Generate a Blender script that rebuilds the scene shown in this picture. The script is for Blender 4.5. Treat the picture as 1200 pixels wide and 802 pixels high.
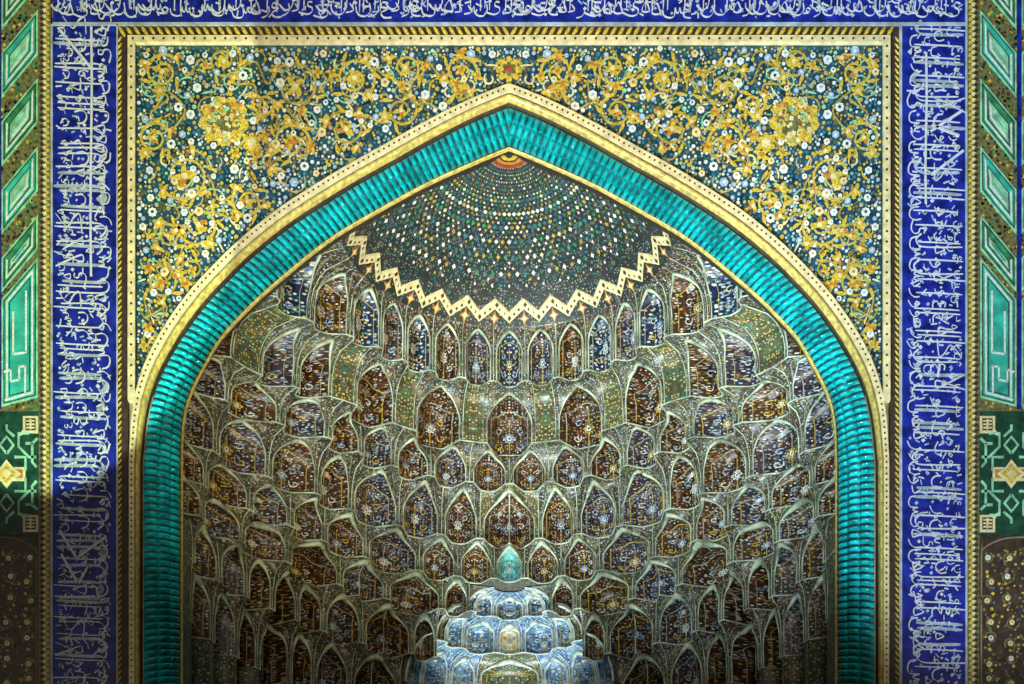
import bpy, math, random
from mathutils import Vector
random.seed(7)
for o in list(bpy.data.objects): bpy.data.objects.remove(o)
S = bpy.context.scene
COL = S.collection
# ------------------------------------------------------------------ camera, sky, sun, exposure
M = 0.014; D = 32.0; CAMZ = 1.6; CX = 0.049; AX = 596.5
cam = bpy.data.cameras.new('camera'); camo = bpy.data.objects.new('camera', cam); COL.objects.link(camo)
camo.location = (CX, -D, CAMZ); camo.rotation_euler = (math.radians(90), 0, 0)
cam.sensor_width = 36; cam.lens = 36*D/(1200*M); cam.shift_y = (25.52-M*401-CAMZ)/(1200*M); cam.clip_end = 2000
S.camera = camo
W = bpy.data.worlds.new('World'); S.world = W; W.use_nodes = True
wn = W.node_tree.nodes; wl = W.node_tree.links
sky = wn.new('ShaderNodeTexSky'); sky.sky_type = 'NISHITA'; sky.sun_disc = False
sky.sun_elevation = math.radians(6); sky.sun_rotation = math.radians(180)
wl.new(sky.outputs[0], wn['Background'].inputs[0]); wn['Background'].inputs[1].default_value = 0.022
sun = bpy.data.lights.new('sun', 'SUN'); sun.energy = 0.25; sun.angle = math.radians(8); sun.color = (1, .93, .82)
suno = bpy.data.objects.new('sun', sun); COL.objects.link(suno); suno.location = (0, -60, 20)
suno.rotation_euler = (math.radians(84), 0, 0)
S.view_settings.view_transform = 'Standard'; S.view_settings.look = 'None'
S.view_settings.exposure = 0.0; S.view_settings.gamma = 1
S.render.resolution_x = 1024; S.render.resolution_y = 684
S.render.engine = 'CYCLES'

# ------------------------------------------------------------------ helpers
def zi(py): return 25.52 - M*py
def P(px, py, d=0.0):
    k = 1 + d/D
    return Vector(((px-600)*M*k + CX, d, CAMZ + (zi(py)-CAMZ)*k))
def F(px, py, y=0.0): return Vector(((px-AX)*M, y, zi(py)))      # a point of the facade plane, pushed to depth y
def tag(o, label=None, cat=None, group=None, kind=None):
    if label: o['label'] = label
    if cat: o['category'] = cat
    if group: o['group'] = group
    if kind: o['kind'] = kind
    return o
def empty(name, label, cat, loc=(0, 0, 0), group=None):
    o = bpy.data.objects.new(name, None); COL.objects.link(o); o.location = loc
    return tag(o, label, cat, group)
def link(name, me, parent=None, loc=None, rot=None, scale=None):
    o = bpy.data.objects.new(name, me); COL.objects.link(o)
    if loc is not None: o.location = loc
    if rot is not None: o.rotation_euler = rot
    if scale is not None: o.scale = scale
    if parent is not None:
        o.parent = parent
        if loc is None: o.location = -Vector(parent.location) if parent.parent is None else (0, 0, 0)
        else: o.location = Vector(o.location) - (Vector(parent.location) if parent.parent is None else Vector((0, 0, 0)))
    return o
class MB:
    def __init__(s): s.v = []; s.f = []; s.m = []; s.uv = {}
    def vert(s, p): s.v.append(tuple(p)); return len(s.v)-1
    def face(s, idx, m=0): s.f.append(tuple(idx)); s.m.append(m)
    def grid(s, rows, m=0, uvs=None, close=False):
        n = len(rows[0]); b = len(s.v)
        for r in rows:
            for p in r: s.v.append(tuple(p))
        if uvs:
            k = b
            for r in uvs:
                for q in r: s.uv[k] = q; k += 1
        for i in range(len(rows)-1):
            for j in range(n if close else n-1):
                j2 = (j+1) % n
                s.face((b+i*n+j, b+i*n+j2, b+(i+1)*n+j2, b+(i+1)*n+j), m)
    def plate(s, poly, yf, th, m=0):
        b = len(s.v); n = len(poly)
        for (x, z) in poly: s.v.append((x, yf, z))
        for (x, z) in poly: s.v.append((x, yf+th, z))
        s.face(tuple(range(b, b+n)), m)
        for i in range(n): s.face((b+i, b+n+i, b+n+(i+1) % n, b+(i+1) % n), m)
    def box(s, x0, x1, y0, y1, z0, z1, m=0):
        b = len(s.v)
        for x in (x0, x1):
            for y in (y0, y1):
                for z in (z0, z1): s.v.append((x, y, z))
        for f in ((0,1,3,2),(4,6,7,5),(0,4,5,1),(2,3,7,6),(0,2,6,4),(1,5,7,3)): s.face([b+i for i in f], m)
    def tube(s, pts, r, n=5, m=0):
        rs = r if isinstance(r, list) else [r]*len(pts)
        pts = [Vector(p) for p in pts]; rows = []
        for i, p in enumerate(pts):
            t = (pts[min(i+1, len(pts)-1)]-pts[max(i-1, 0)])
            if t.length < 1e-6: t = Vector((0, 0, 1))
            t.normalize()
            a = t.cross(Vector((0, 0, 1)) if abs(t.z) < .9 else Vector((0, 1, 0))).normalized(); c = t.cross(a)
            rows.append([p + (a*math.cos(2*math.pi*k/n) + c*math.sin(2*math.pi*k/n))*rs[i] for k in range(n)])
        s.grid(rows, m, close=True)
    def ribbon(s, pts, ws, yf, th, m=0):
        L = []; R = []
        n = len(pts)
        for i in range(n):
            a = pts[max(i-1, 0)]; c = pts[min(i+1, n-1)]
            tx, tz = c[0]-a[0], c[1]-a[1]; l = math.hypot(tx, tz) or 1
            nx, nz = -tz/l, tx/l; w = ws[i] if isinstance(ws, list) else ws
            L.append((pts[i][0]+nx*w/2, pts[i][1]+nz*w/2)); R.append((pts[i][0]-nx*w/2, pts[i][1]-nz*w/2))
        rows = [[(l[0], yf+th, l[1]), (l[0], yf, l[1]), (r[0], yf, r[1]), (r[0], yf+th, r[1])] for l, r in zip(L, R)]
        s.grid(rows, m)
    def mesh(s, name, mats, smooth=False):
        me = bpy.data.meshes.new(name); me.from_pydata(s.v, [], s.f); me.update()
        for mt in (mats if isinstance(mats, (list, tuple)) else [mats]): me.materials.append(mt)
        if any(s.m): me.polygons.foreach_set('material_index', s.m)
        if smooth: me.polygons.foreach_set('use_smooth', [True]*len(me.polygons))
        if s.uv:
            ul = me.uv_layers.new(name='UVMap')
            for lp in me.loops: ul.data[lp.index].uv = s.uv.get(lp.vertex_index, (0, 0))
        return me
    def build(s, name, mats, parent=None, smooth=False, **k): return link(name, s.mesh(name, mats, smooth), parent, **k)
def catmull(pts, n=8):
    out = []; N = len(pts)
    for i in range(N-1):
        p0 = pts[max(i-1, 0)]; p1 = pts[i]; p2 = pts[i+1]; p3 = pts[min(i+2, N-1)]
        for k in range(n):
            t = k/n
            out.append(tuple(.5*((2*b) + (c-a)*t + (2*a-5*b+4*c-d)*t*t + (-a+3*b-3*c+d)*t**3) for a, b, c, d in zip(p0, p1, p2, p3)))
    out.append(tuple(pts[-1])); return out
def resample(pts, n):
    L = [0]
    for a, b in zip(pts, pts[1:]): L.append(L[-1]+math.dist(a, b))
    out = []; j = 0
    for i in range(n):
        t = L[-1]*i/(n-1)
        while j < len(pts)-2 and L[j+1] < t: j += 1
        u = (t-L[j])/((L[j+1]-L[j]) or 1); u = min(max(u, 0), 1)
        out.append(tuple(a+(b-a)*u for a, b in zip(pts[j], pts[j+1])))
    return out, L[-1]

# ------------------------------------------------------------------ materials
def glaze(name, col, rough=.3, var=.25, scale=9.0, bump=.15, spec=.5, coord='Object', metal=0.0):
    m = bpy.data.materials.new(name); m.use_nodes = True; nt = m.node_tree; N = nt.nodes; L = nt.links
    b = N['Principled BSDF']; b.inputs['Roughness'].default_value = rough; b.inputs['Specular IOR Level'].default_value = spec
    b.inputs['Metallic'].default_value = metal
    tc = N.new('ShaderNodeTexCoord'); no = N.new('ShaderNodeTexNoise'); no.inputs['Scale'].default_value = scale; no.inputs['Detail'].default_value = 6
    geo = N.new('ShaderNodeNewGeometry')
    L.new(geo.outputs['Position'] if coord == 'Object' else tc.outputs[coord], no.inputs['Vector'])
    mx = N.new('ShaderNodeMix'); mx.data_type = 'RGBA'; mx.blend_type = 'MIX'
    mx.inputs[6].default_value = (*[c*(1-var) for c in col], 1)
    mx.inputs[7].default_value = (*[min(1, c*(1+var)+.01*var) for c in col], 1)
    rp = N.new('ShaderNodeMapRange'); rp.inputs[1].default_value = .35; rp.inputs[2].default_value = .65
    L.new(no.outputs[0], rp.inputs[0]); L.new(rp.outputs[0], mx.inputs[0]); L.new(mx.outputs[2], b.inputs['Base Color'])
    if bump:
        bp = N.new('ShaderNodeBump'); bp.inputs['Strength'].default_value = bump; bp.inputs['Distance'].default_value = .02
        L.new(no.outputs[0], bp.inputs['Height']); L.new(bp.outputs[0], b.inputs['Normal'])
    return m
def mosaic(name, base, palette, scale=12.0, size=.33, rough=.35, rnd=.8, base2=None):
    """dense small tile dots over a darker ground, mirrored about each niche's axis by the UVs"""
    m = bpy.data.materials.new(name); m.use_nodes = True; nt = m.node_tree; N = nt.nodes; L = nt.links
    b = N['Principled BSDF']; b.inputs['Roughness'].default_value = rough
    uv = N.new('ShaderNodeUVMap'); oi = N.new('ShaderNodeObjectInfo')
    ad = N.new('ShaderNodeVectorMath'); ad.operation = 'ADD'
    cm = N.new('ShaderNodeCombineXYZ'); ml = N.new('ShaderNodeMath'); ml.operation = 'MULTIPLY'; ml.inputs[1].default_value = 37.0
    L.new(oi.outputs['Random'], ml.inputs[0]); L.new(ml.outputs[0], cm.inputs[1])
    L.new(uv.outputs[0], ad.inputs[0]); L.new(cm.outputs[0], ad.inputs[1])
    vo = N.new('ShaderNodeTexVoronoi'); vo.inputs['Scale'].default_value = scale; vo.inputs['Randomness'].default_value = rnd; vo.voronoi_dimensions = '2D'
    L.new(ad.outputs[0], vo.inputs['Vector'])
    mr = N.new('ShaderNodeMapRange'); mr.inputs[1].default_value = size; mr.inputs[2].default_value = size-.1; mr.clamp = True
    L.new(vo.outputs['Distance'], mr.inputs[0])
    sp = N.new('ShaderNodeSeparateColor'); L.new(vo.outputs['Color'], sp.inputs[0])
    cr = N.new('ShaderNodeValToRGB'); cr.color_ramp.interpolation = 'CONSTANT'
    e = cr.color_ramp.elements
    tot = sum(w for _, w in palette); acc = 0
    for i, (c, w) in enumerate(palette):
        el = e[0] if i == 0 else (e[1] if i == 1 else e.new(acc/tot))
        el.position = acc/tot; el.color = (*c, 1); acc += w
    L.new(sp.outputs[0], cr.inputs[0])
    no = N.new('ShaderNodeTexNoise'); no.inputs['Scale'].default_value = 5.0; L.new(ad.outputs[0], no.inputs['Vector'])
    bm = N.new('ShaderNodeMix'); bm.data_type = 'RGBA'
    bm.inputs[6].default_value = (*base, 1); bm.inputs[7].default_value = (*(base2 or [c*1.8 for c in base]), 1)
    mr2 = N.new('ShaderNodeMapRange'); mr2.inputs[1].default_value = .42; mr2.inputs[2].default_value = .6
    L.new(no.outputs[0], mr2.inputs[0]); L.new(mr2.outputs[0], bm.inputs[0])
    mx = N.new('ShaderNodeMix'); mx.data_type = 'RGBA'
    L.new(mr.outputs[0], mx.inputs[0]); L.new(bm.outputs[2], mx.inputs[6]); L.new(cr.outputs[0], mx.inputs[7])
    vb = N.new('ShaderNodeTexVoronoi'); vb.voronoi_dimensions = '2D'; vb.inputs['Scale'].default_value = scale*.42; vb.inputs['Randomness'].default_value = .7
    L.new(ad.outputs[0], vb.inputs['Vector'])
    sb = N.new('ShaderNodeSeparateColor'); L.new(vb.outputs['Color'], sb.inputs[0])
    m1 = N.new('ShaderNodeMapRange'); m1.inputs[1].default_value = .34; m1.inputs[2].default_value = .26; L.new(vb.outputs['Distance'], m1.inputs[0])
    m2 = N.new('ShaderNodeMapRange'); m2.inputs[1].default_value = .13; m2.inputs[2].default_value = .19; L.new(vb.outputs['Distance'], m2.inputs[0])
    m3 = N.new('ShaderNodeMath'); m3.operation = 'GREATER_THAN'; m3.inputs[1].default_value = .35; L.new(sb.outputs[1], m3.inputs[0])
    m4 = N.new('ShaderNodeMath'); m4.operation = 'MULTIPLY'; L.new(m1.outputs[0], m4.inputs[0]); L.new(m2.outputs[0], m4.inputs[1])
    m5 = N.new('ShaderNodeMath'); m5.operation = 'MULTIPLY'; L.new(m4.outputs[0], m5.inputs[0]); L.new(m3.outputs[0], m5.inputs[1])
    m6 = N.new('ShaderNodeMath'); m6.operation = 'MULTIPLY'; m6.inputs[1].default_value = .6; L.new(m5.outputs[0], m6.inputs[0])
    cr2 = N.new('ShaderNodeValToRGB'); cr2.color_ramp.interpolation = 'CONSTANT'
    e2 = cr2.color_ramp.elements; acc = 0
    for i, (c, w) in enumerate(palette):
        el = e2[0] if i == 0 else (e2[1] if i == 1 else e2.new(acc/tot))
        el.position = acc/tot; el.color = (*[q*.6 for q in c], 1); acc += w
    L.new(sb.outputs[0], cr2.inputs[0])
    mz = N.new('ShaderNodeMix'); mz.data_type = 'RGBA'
    L.new(m6.outputs[0], mz.inputs[0]); L.new(mx.outputs[2], mz.inputs[6]); L.new(cr2.outputs[0], mz.inputs[7])
    L.new(mz.outputs[2], b.inputs['Base Color'])
    bp = N.new('ShaderNodeBump'); bp.inputs['Strength'].default_value = .25; bp.inputs['Distance'].default_value = .02
    L.new(mr.outputs[0], bp.inputs['Height']); L.new(bp.outputs[0], b.inputs['Normal'])
    return m
WHT = (.62, .65, .62); CRM = (.62, .54, .30); GLD = (.50, .36, .045); ORG = (.42, .18, .03); RED = (.30, .05, .02)
NAV = (.012, .02, .12); TEA = (.01, .17, .17); LBL = (.28, .40, .55); BRN = (.05, .022, .010); GRN = (.05, .22, .10)
MT = dict(
    cream=glaze('cream_tile', CRM, .35, .2), gold=glaze('gold_tile', (.46, .37, .10), .3, .35, 14), ochre=glaze('ochre_tile', GLD, .35, .4, 30),
    white=glaze('white_tile', WHT, .3, .2, 25), lblue=glaze('light_blue_tile', LBL, .3, .3, 25), orange=glaze('orange_tile', ORG, .35, .3, 30),
    red=glaze('red_tile', RED, .4, .3), navy=glaze('navy_tile', (.004, .013, .22), .28, .55, 5), teal=glaze('teal_ground', (.008, .045, .075), .3, .5, 6),
    turq=glaze('turquoise_rope_glaze', (.0, .34, .38), .12, .45, 4, .03, .8), groove_shade=glaze('dark_teal_groove_shade', (.0, .045, .055), .4, .3, 5), dark=glaze('dark_brown', (.03, .016, .01), .6, .4),
    rib=glaze('pale_green_rib', (.36, .43, .32), .38, .55, 3.5), mteal=glaze('mid_teal_tile', (.03, .14, .20), .3, .4, 8), vine=glaze('old_gold_vine', (.36, .27, .04), .35, .35, 12), sand=glaze('sand_tile', (.36, .32, .20), .4, .3), ridge=glaze('grey_green_ridge', (.24, .27, .19), .4, .5, 5), prib=glaze('white_rib', (.50, .56, .50), .35, .3, 8), stone=glaze('warm_stone', (.20, .15, .10), .75, .3, 3),
    pale=glaze('pale_grey_blue', (.30, .36, .42), .35, .3, 5), green=glaze('green_tile', (.03, .20, .09), .3, .4, 6), dgreen=glaze('dark_green_tile', (.006, .05, .03), .3, .4, 6),
    mint=glaze('mint_tile', (.22, .50, .32), .3, .35, 6), lteal=glaze('panel_turquoise', (.03, .36, .28), .28, .35, 4), olive=glaze('olive_border', (.12, .115, .04), .4, .5, 18),
    brown=glaze('brown_ground', (.035, .02, .012), .45, .5, 8), letter=glaze('white_letter', (.52, .55, .60), .3, .15, 12), paving=glaze('paving_stone', (.22, .20, .18), .8, .3, 2),
    metal=glaze('black_metal', (.02, .02, .022), .5, .2, 8), brick=glaze('buff_brick', (.30, .22, .14), .8, .3, 4))
SND = (.40, .34, .22); GRY = (.22, .25, .26); DBR = (.09, .045, .02)
P_DARK = [(WHT, 2), (SND, 4), (GRY, 3), (ORG, 2), (DBR, 6), (GLD, 1), (LBL, 1), (RED, 1)]
P_PURP = [(WHT, 2), (GRY, 4), (LBL, 3), (SND, 2), (DBR, 5), (ORG, 1)]
P_BLUE = [(WHT, 3), (LBL, 4), (CRM, 1), (NAV, 3), (TEA, 2), (GLD, 1)]
P_GRN = [(SND, 4), (CRM, 1), (GRN, 3), (GLD, 2), (TEA, 2), (DBR, 5)]
P_HOOD = [(SND, 3), (GRY, 4), (LBL, 2), (GRN, 2), (GLD, 1), (NAV, 2), (DBR, 5), (WHT, 1)]
MOS = dict(
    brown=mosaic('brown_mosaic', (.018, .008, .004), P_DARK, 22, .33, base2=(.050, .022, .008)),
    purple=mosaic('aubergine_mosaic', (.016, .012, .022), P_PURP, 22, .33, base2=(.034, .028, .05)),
    navy=mosaic('navy_mosaic', (.008, .012, .035), P_BLUE, 16, .33, base2=(.012, .028, .06)),
    green=mosaic('green_gold_mosaic', (.050, .054, .026), P_GRN, 19, .36, base2=(.10, .10, .045)),
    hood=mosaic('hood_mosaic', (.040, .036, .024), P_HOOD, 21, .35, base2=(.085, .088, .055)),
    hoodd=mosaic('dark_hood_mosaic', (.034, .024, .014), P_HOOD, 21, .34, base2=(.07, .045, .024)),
    blue=mosaic('pale_blue_mosaic', (.05, .13, .30), [(WHT, 4), (LBL, 4), (TEA, 2), (NAV, 3), (CRM, 1)], 17, .36, base2=(.14, .28, .42)),
    dblue=mosaic('cobalt_mosaic', (.012, .05, .16), [(WHT, 3), (LBL, 4), (TEA, 2)], 16, .33, base2=(.02, .10, .26)),
    cyan=mosaic('turquoise_mosaic', (.03, .32, .36), [(WHT, 3), (LBL, 4), (TEA, 2)], 14, .32, base2=(.10, .46, .46)),
    glow=mosaic('cream_mosaic', (.60, .52, .25), [(WHT, 4), (CRM, 4), (RED, 1), (GLD, 2)], 9, .3, base2=(.65, .62, .45)),
    side=mosaic('side_wall_mosaic', (.035, .035, .018), P_GRN, 18, .34, base2=(.06, .06, .03)))

# ------------------------------------------------------------------ arch curves (facade pixels, left half, apex to foot)
CO = catmull([(596.5, 98), (550, 117), (500, 142), (450, 170), (400, 198), (350, 229), (318, 251), (280, 282), (250, 311), (220, 344), (192, 383), (172, 420), (160, 455), (154, 490), (151, 540)], 10) + [(151, 900), (151, 1000)]
def offset(curve, f):
    out = []
    n = len(curve)
    for i, p in enumerate(curve):
        a = curve[max(i-1, 0)]; c = curve[min(i+1, n-1)]
        tx, ty = c[0]-a[0], c[1]-a[1]; l = math.hypot(tx, ty); w = f(p[1])
        out.append((p[0]+ty/l*w, p[1]-tx/l*w))
    res = []
    for i, p in enumerate(out):
        if p[0] <= AX:
            if not res and i > 0:
                q = out[i-1]; u = (AX-p[0])/((q[0]-p[0]) or 1); res.append((AX, p[1]+(q[1]-p[1])*u))
            elif not res and p[0] < AX:
                t = out[i+1]; sl = (t[1]-p[1])/((t[0]-p[0]) or -1); res.append((AX, p[1]+sl*(AX-p[0])))
            res.append(p)
    return res
def wfun(w0, w1): return lambda y: w0 if y < 400 else (w1 if y > 540 else w0+(w1-w0)*(y-400)/140)
CM = offset(CO, wfun(11, 7)); G = offset(CO, wfun(20, 13)); G2 = offset(CO, wfun(23, 16))
IN_IMG = catmull([(596.5, 174), (560, 189), (500, 216), (445, 246), (400, 272), (370, 293), (343, 315), (310, 343), (286, 366), (257, 398), (237, 432), (224, 458), (216, 482), (212.5, 508), (211.5, 540)], 10) + [(211.5, 900), (211.5, 1000)]
ID = .42; KI = 1+ID/D
IN = [(AX+(x-AX)*KI, 1708.6+(y-1708.6)*KI) for x, y in IN_IMG]
IN[0] = (AX, IN[0][1])
def both(curve): return curve
def half_pts(curve, side): return [((x if side < 0 else 2*AX-x), y) for x, y in curve]
def arch_half(py):      # half width in metres of the inner arch at facade pixel height
    for a, b in zip(IN, IN[1:]):
        if a[1] <= py <= b[1]:
            u = (py-a[1])/((b[1]-a[1]) or 1); return (AX-(a[0]+(b[0]-a[0])*u))*M
    return 0 if py < IN[0][1] else (AX-IN[-1][0])*M
def co_y(px):           # outer arch line height at px
    x = px if px <= AX else 2*AX-px
    for a, b in zip(CO, CO[1:]):
        if b[0] <= x <= a[0]:
            u = (a[0]-x)/((a[0]-b[0]) or 1); return a[1]+(b[1]-a[1])*u
    return 540 if x < 155 else 98

# ------------------------------------------------------------------ setting
g = MB()
g.v = [(-600, -600, 0), (600, -600, 0), (600, 600, 0), (-600, 600, 0)]; g.face((0, 1, 2, 3))
tag(g.build('pavement', MT['paving']), kind='structure')
wall = empty('portal_wall', 'tall brick portal mass behind the tiled facade, with deep arched recess', 'wall', (0, 0, 0))
for s in (-1, 1):
    b = MB(); b.box(*sorted((s*5.85, s*15)), .075, 9, 0, 27.2); b.build('pier', MT['brick'], wall)
b = MB(); b.box(-5.85, 5.85, 8.4, 9, 0, 23.9); b.build('back_wall', MT['brick'], wall)
b = MB(); b.box(-5.85, 5.85, .30, 9, 23.95, 27.2); b.build('upper_wall', MT['brick'], wall)
b = MB(); b.box(-15.3, 15.3, -.2, 9.2, 27.2, 27.6); b.build('coping', MT['brick'], wall)

# ------------------------------------------------------------------ arch trim: cream band with dots, gold roll, turquoise rope, inner fillet
NS = 400
def loft(mb, c0, y0, c1, y1, prof, n, side, m=0):
    """prof: list of (w, bulge) across from c0 to c1, bulge in metres toward the viewer / opening"""
    A, _ = resample(half_pts(c0, side), n); B, _ = resample(half_pts(c1, side), n)
    rows = []
    for a, b in zip(A, B):
        pa = F(a[0], a[1], y0); pb = F(b[0], b[1], y1); d = pb-pa
        dp = Vector((d.x, 0, d.z)); l = dp.length or 1e-6; dp /= l
        nn = (dp*d.y + Vector((0, -1, 0))*l).normalized()
        rows.append([pa+d*w+nn*h for w, h in prof])
    mb.grid(rows, m)
at = empty('arch_border', 'cream and gold border following the pointed arch outside the turquoise rope', 'arch trim', F(AX, 98))
for s in (-1, 1):
    mb = MB(); loft(mb, CO, .03, CM, .03, [(0, 0), (0, .05), (.08, .062), (.92, .062), (1, .05), (1, 0)], NS, s); mb.build('cream_band', MT['cream'], at)
    mb = MB(); loft(mb, CM, .03, G, .03, [(k/10, .03+.075*math.sin(math.pi*k/10)**.7) for k in range(11)]+[(1, -.03)], NS, s); mb.build('gold_roll', MT['gold'], at, True)
    mb = MB()
    mid, L = resample([((a[0]+b[0])/2, (a[1]+b[1])/2) for a, b in zip(*(resample(half_pts(c, s), 600)[0] for c in (CO, CM)))], 165)
    for i, p in enumerate(mid[1:], 1):
        for q in range(1):
            c = F(p[0], p[1]); r = 1.15*M
            mb.plate([(c.x+r*math.cos(k*math.pi/3), c.z+r*math.sin(k*math.pi/3)) for k in range(6)], -.042, .02)
    tag(mb.build('inlay_dots', MT['dark'], at), kind='stuff')
rope = empty('rope_moulding', 'thick turquoise glazed moulding twisted like rope along the pointed arch', 'moulding', F(AX, 125))
PER = .116
for s in (-1, 1):
    g2 = half_pts(G2, s); inn = half_pts(IN, s)
    n = 2100
    A, LA = resample(g2, n); B, _ = resample(inn, n)
    LA *= M
    for st in range(3):
        rows = []; K = 10
        for i, (a, b) in enumerate(zip(A, B)):
            pa = F(a[0], a[1], .06); pb = F(b[0], b[1], ID-.02); d = pb-pa
            dp = Vector((d.x, 0, d.z)); l = dp.length; dp /= l
            nn = (dp*d.y + Vector((0, -1, 0))*l).normalized()
            row = []
            for k in range(K+1):
                u = k/K; w = (st+u)/3*.96
                ph = LA*i/(n-1)/PER + .55*(u+st)
                lobe = math.sin(math.pi*u)**.3
                h = .13*math.sin(math.pi*(.06+w*.9)) + .045*lobe + .100*lobe*(abs(math.sin(math.pi*ph))**1.2-.55)
                row.append(pa+d*w+nn*h)
            rows.append(row)
        mb = MB(); mb.grid(rows)
        for f_ in range(len(mb.f)):          # groove shade painted as darker teal on the valley faces between rolls
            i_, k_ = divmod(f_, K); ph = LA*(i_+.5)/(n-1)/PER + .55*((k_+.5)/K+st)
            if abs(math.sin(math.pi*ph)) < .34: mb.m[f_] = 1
        mb.build('rope_strand', [MT['turq'], MT['groove_shade']], rope, True)
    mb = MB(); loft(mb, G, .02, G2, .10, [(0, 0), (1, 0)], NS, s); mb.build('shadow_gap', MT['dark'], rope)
    # inner gold fillet and dark soffit behind it
    IN2 = [(x, y) for x, y in offset(IN, lambda y: -3.0)]
    INo = offset(IN, lambda y: -1.0) ; INi = offset(IN, lambda y: 3.2)
    mb = MB(); loft(mb, IN, ID-.02, INi, ID-.02, [(0, 0)]+[(k/6, .02+.03*math.sin(math.pi*k/6)) for k in range(7)]+[(1, -.02)], NS, s); mb.build('gold_fillet', MT['gold'], rope, True)
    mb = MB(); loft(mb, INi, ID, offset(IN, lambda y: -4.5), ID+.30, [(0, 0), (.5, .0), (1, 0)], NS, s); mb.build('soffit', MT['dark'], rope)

# ------------------------------------------------------------------ rectangular frame round the spandrels
fr = empty('frame_moulding', 'cream dotted band and gold twisted cord framing the floral spandrels', 'moulding', F(AX, 45))
for nm, poly in (('cream_band', [(150, 43), (1043, 43), (1034.5, 51), (158.5, 51)]), ('cream_band', [(150, 43), (158.5, 51), (158.5, 470), (150, 470)]), ('cream_band', [(1034.5, 51), (1043, 43), (1043, 470), (1034.5, 470)]),
                 ('cord_bed', [(137, 30), (1056, 30), (1043, 43), (150, 43)]), ('cord_bed', [(137, 30), (150, 43), (150, 1000), (137, 1000)]), ('cord_bed', [(1043, 43), (1056, 30), (1056, 1000), (1043, 1000)])):
    mb = MB(); mb.plate([((x-AX)*M, zi(y)) for x, y in poly], -.035 if nm == 'cream_band' else .01, .12 if nm == 'cream_band' else .06)
    mb.build(nm, MT['cream'] if nm == 'cream_band' else MT['dark'], fr)
def twist_mesh(sl):
    mb = MB(); rows = []
    for i in range(9):
        t = i/8; c = (t-.5)*13*M; r = 2.6*M*math.sin(math.pi*(t*.9+.05))**.6
        off = sl*(t-.5)*7*M
        rows.append([(off+r*1.0*math.cos(a), -r*.9*math.sin(a)-.0, c) for a in [math.pi*k/6 for k in range(7)]])
    mb.grid(rows); return mb.mesh('cord_twist', MT['ochre'], True)
TW = {1: twist_mesh(1), -1: twist_mesh(-1)}
x = 143.0
while x < 1050:
    link('cord_twist', TW[-1 if x < AX else 1], fr, F(x, 37, -.0)); x += 9.0
for s in (-1, 1):
    px = 140.2 if s < 0 else 1051.2
    y = 46.0
    mbb = MB()
    for i in range(10):
        pass
    bead = None
    while y < 860:
        o = link('cord_bead', TW[s], fr, F(px, y, .008), (0, math.radians(90), 0), (.8, .8, .38)); y += 7.5
mb = MB()
for i in range(74):
    c = F(156+i*12.05, 47); r = 1.5*M; mb.plate([(c.x+r*math.cos(k*math.pi/3), c.z+r*math.sin(k*math.pi/3)) for k in range(6)], -.039, .02)
for px in (154.2, 1038.8):
    for i in range(34):
        c = F(px, 56+i*12.05); r = 1.5*M; mb.plate([(c.x+r*math.cos(k*math.pi/3), c.z+r*math.sin(k*math.pi/3)) for k in range(6)], -.039, .02)
tag(mb.build('inlay_dots', MT['dark'], fr), kind='stuff')

# ------------------------------------------------------------------ floral spandrel
sp = empty('spandrel_panel', 'dark blue mosaic spandrels over the arch with gold vines and white blossoms', 'tile panel', F(AX, 60))
mb = MB(); rows = []
xs = [158]+[158+(1034.5-158)*i/160 for i in range(1, 160)]+[1034.5]
for x in xs:
    yb = min(co_y(x)+4, 470)
    rows.append([F(x, 50, .20), F(x, 50, .045), F(x, yb, .045), F(x, yb, .20)])
mb.grid(rows); mb.build('mosaic_ground', MT['teal'], sp)
def inside(px, py, r): 
    if px-r < 159 or px+r > 1034 or py-r < 52: return False
    return all(py+r*math.sin(a)+1 < co_y(px+r*math.cos(a)) for a in [k*math.pi/6 for k in range(13)])
def star_poly(r, n, inner, rot=0, cx=0, cz=0):
    return [(cx+(r if k % 2 == 0 else r*inner)*math.sin(rot+math.pi*k/n), cz+(r if k % 2 == 0 else r*inner)*math.cos(rot+math.pi*k/n)) for k in range(2*n)]
def petals(r, n, ratio, cx=0, cz=0, rot=0, seg=4):
    pts = []
    for k in range(n*seg):
        a = 2*math.pi*k/(n*seg); rr = r*(ratio+(1-ratio)*abs(math.cos(a*n/2)))
        pts.append((cx+rr*math.sin(a+rot), cz+rr*math.cos(a+rot)))
    return pts
def flower_mesh(col, cen, r=1.0, n=6):
    mb = MB(); mb.plate(petals(r*M, n, .74, seg=3), 0, .012, 0); mb.plate(petals(r*.36*M, 5, .9, seg=1), -.004, .010, 1)
    return mb.mesh('flower', [MT[col], MT[cen]])
FL = [flower_mesh('white', 'ochre'), flower_mesh('white', 'lblue'), flower_mesh('lblue', 'white'), flower_mesh('cream', 'orange', 1, 5), flower_mesh('white', 'teal', 1, 8)]
def palmette_mesh(sd):
    mb = MB(); q = random.Random(sd); n = q.choice((4, 5, 6))
    for k in range(n):
        a = 2*math.pi*k/n+q.uniform(-.35, .35); l = q.uniform(.75, 1.25); cv = q.uniform(-.8, .8)
        pts = catmull([(l*t*M*math.cos(a+cv*t), l*t*M*math.sin(a+cv*t)) for t in (0, .3, .65, 1)], 3)
        mb.ribbon(pts, [M*(.12+.42*math.sin(math.pi*min(1, .12+i/len(pts)))) for i in range(len(pts))], -.0008*k, .012, 0 if q.random() < .82 else 1)
    mb.plate(petals(.3*M, 5, .8), -.008, .012, 1 if q.random() < .5 else 2)
    return mb.mesh('palmette', [MT['ochre'], MT['orange'], MT['cream']])
PALMS = [palmette_mesh(k) for k in range(7)]
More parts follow.
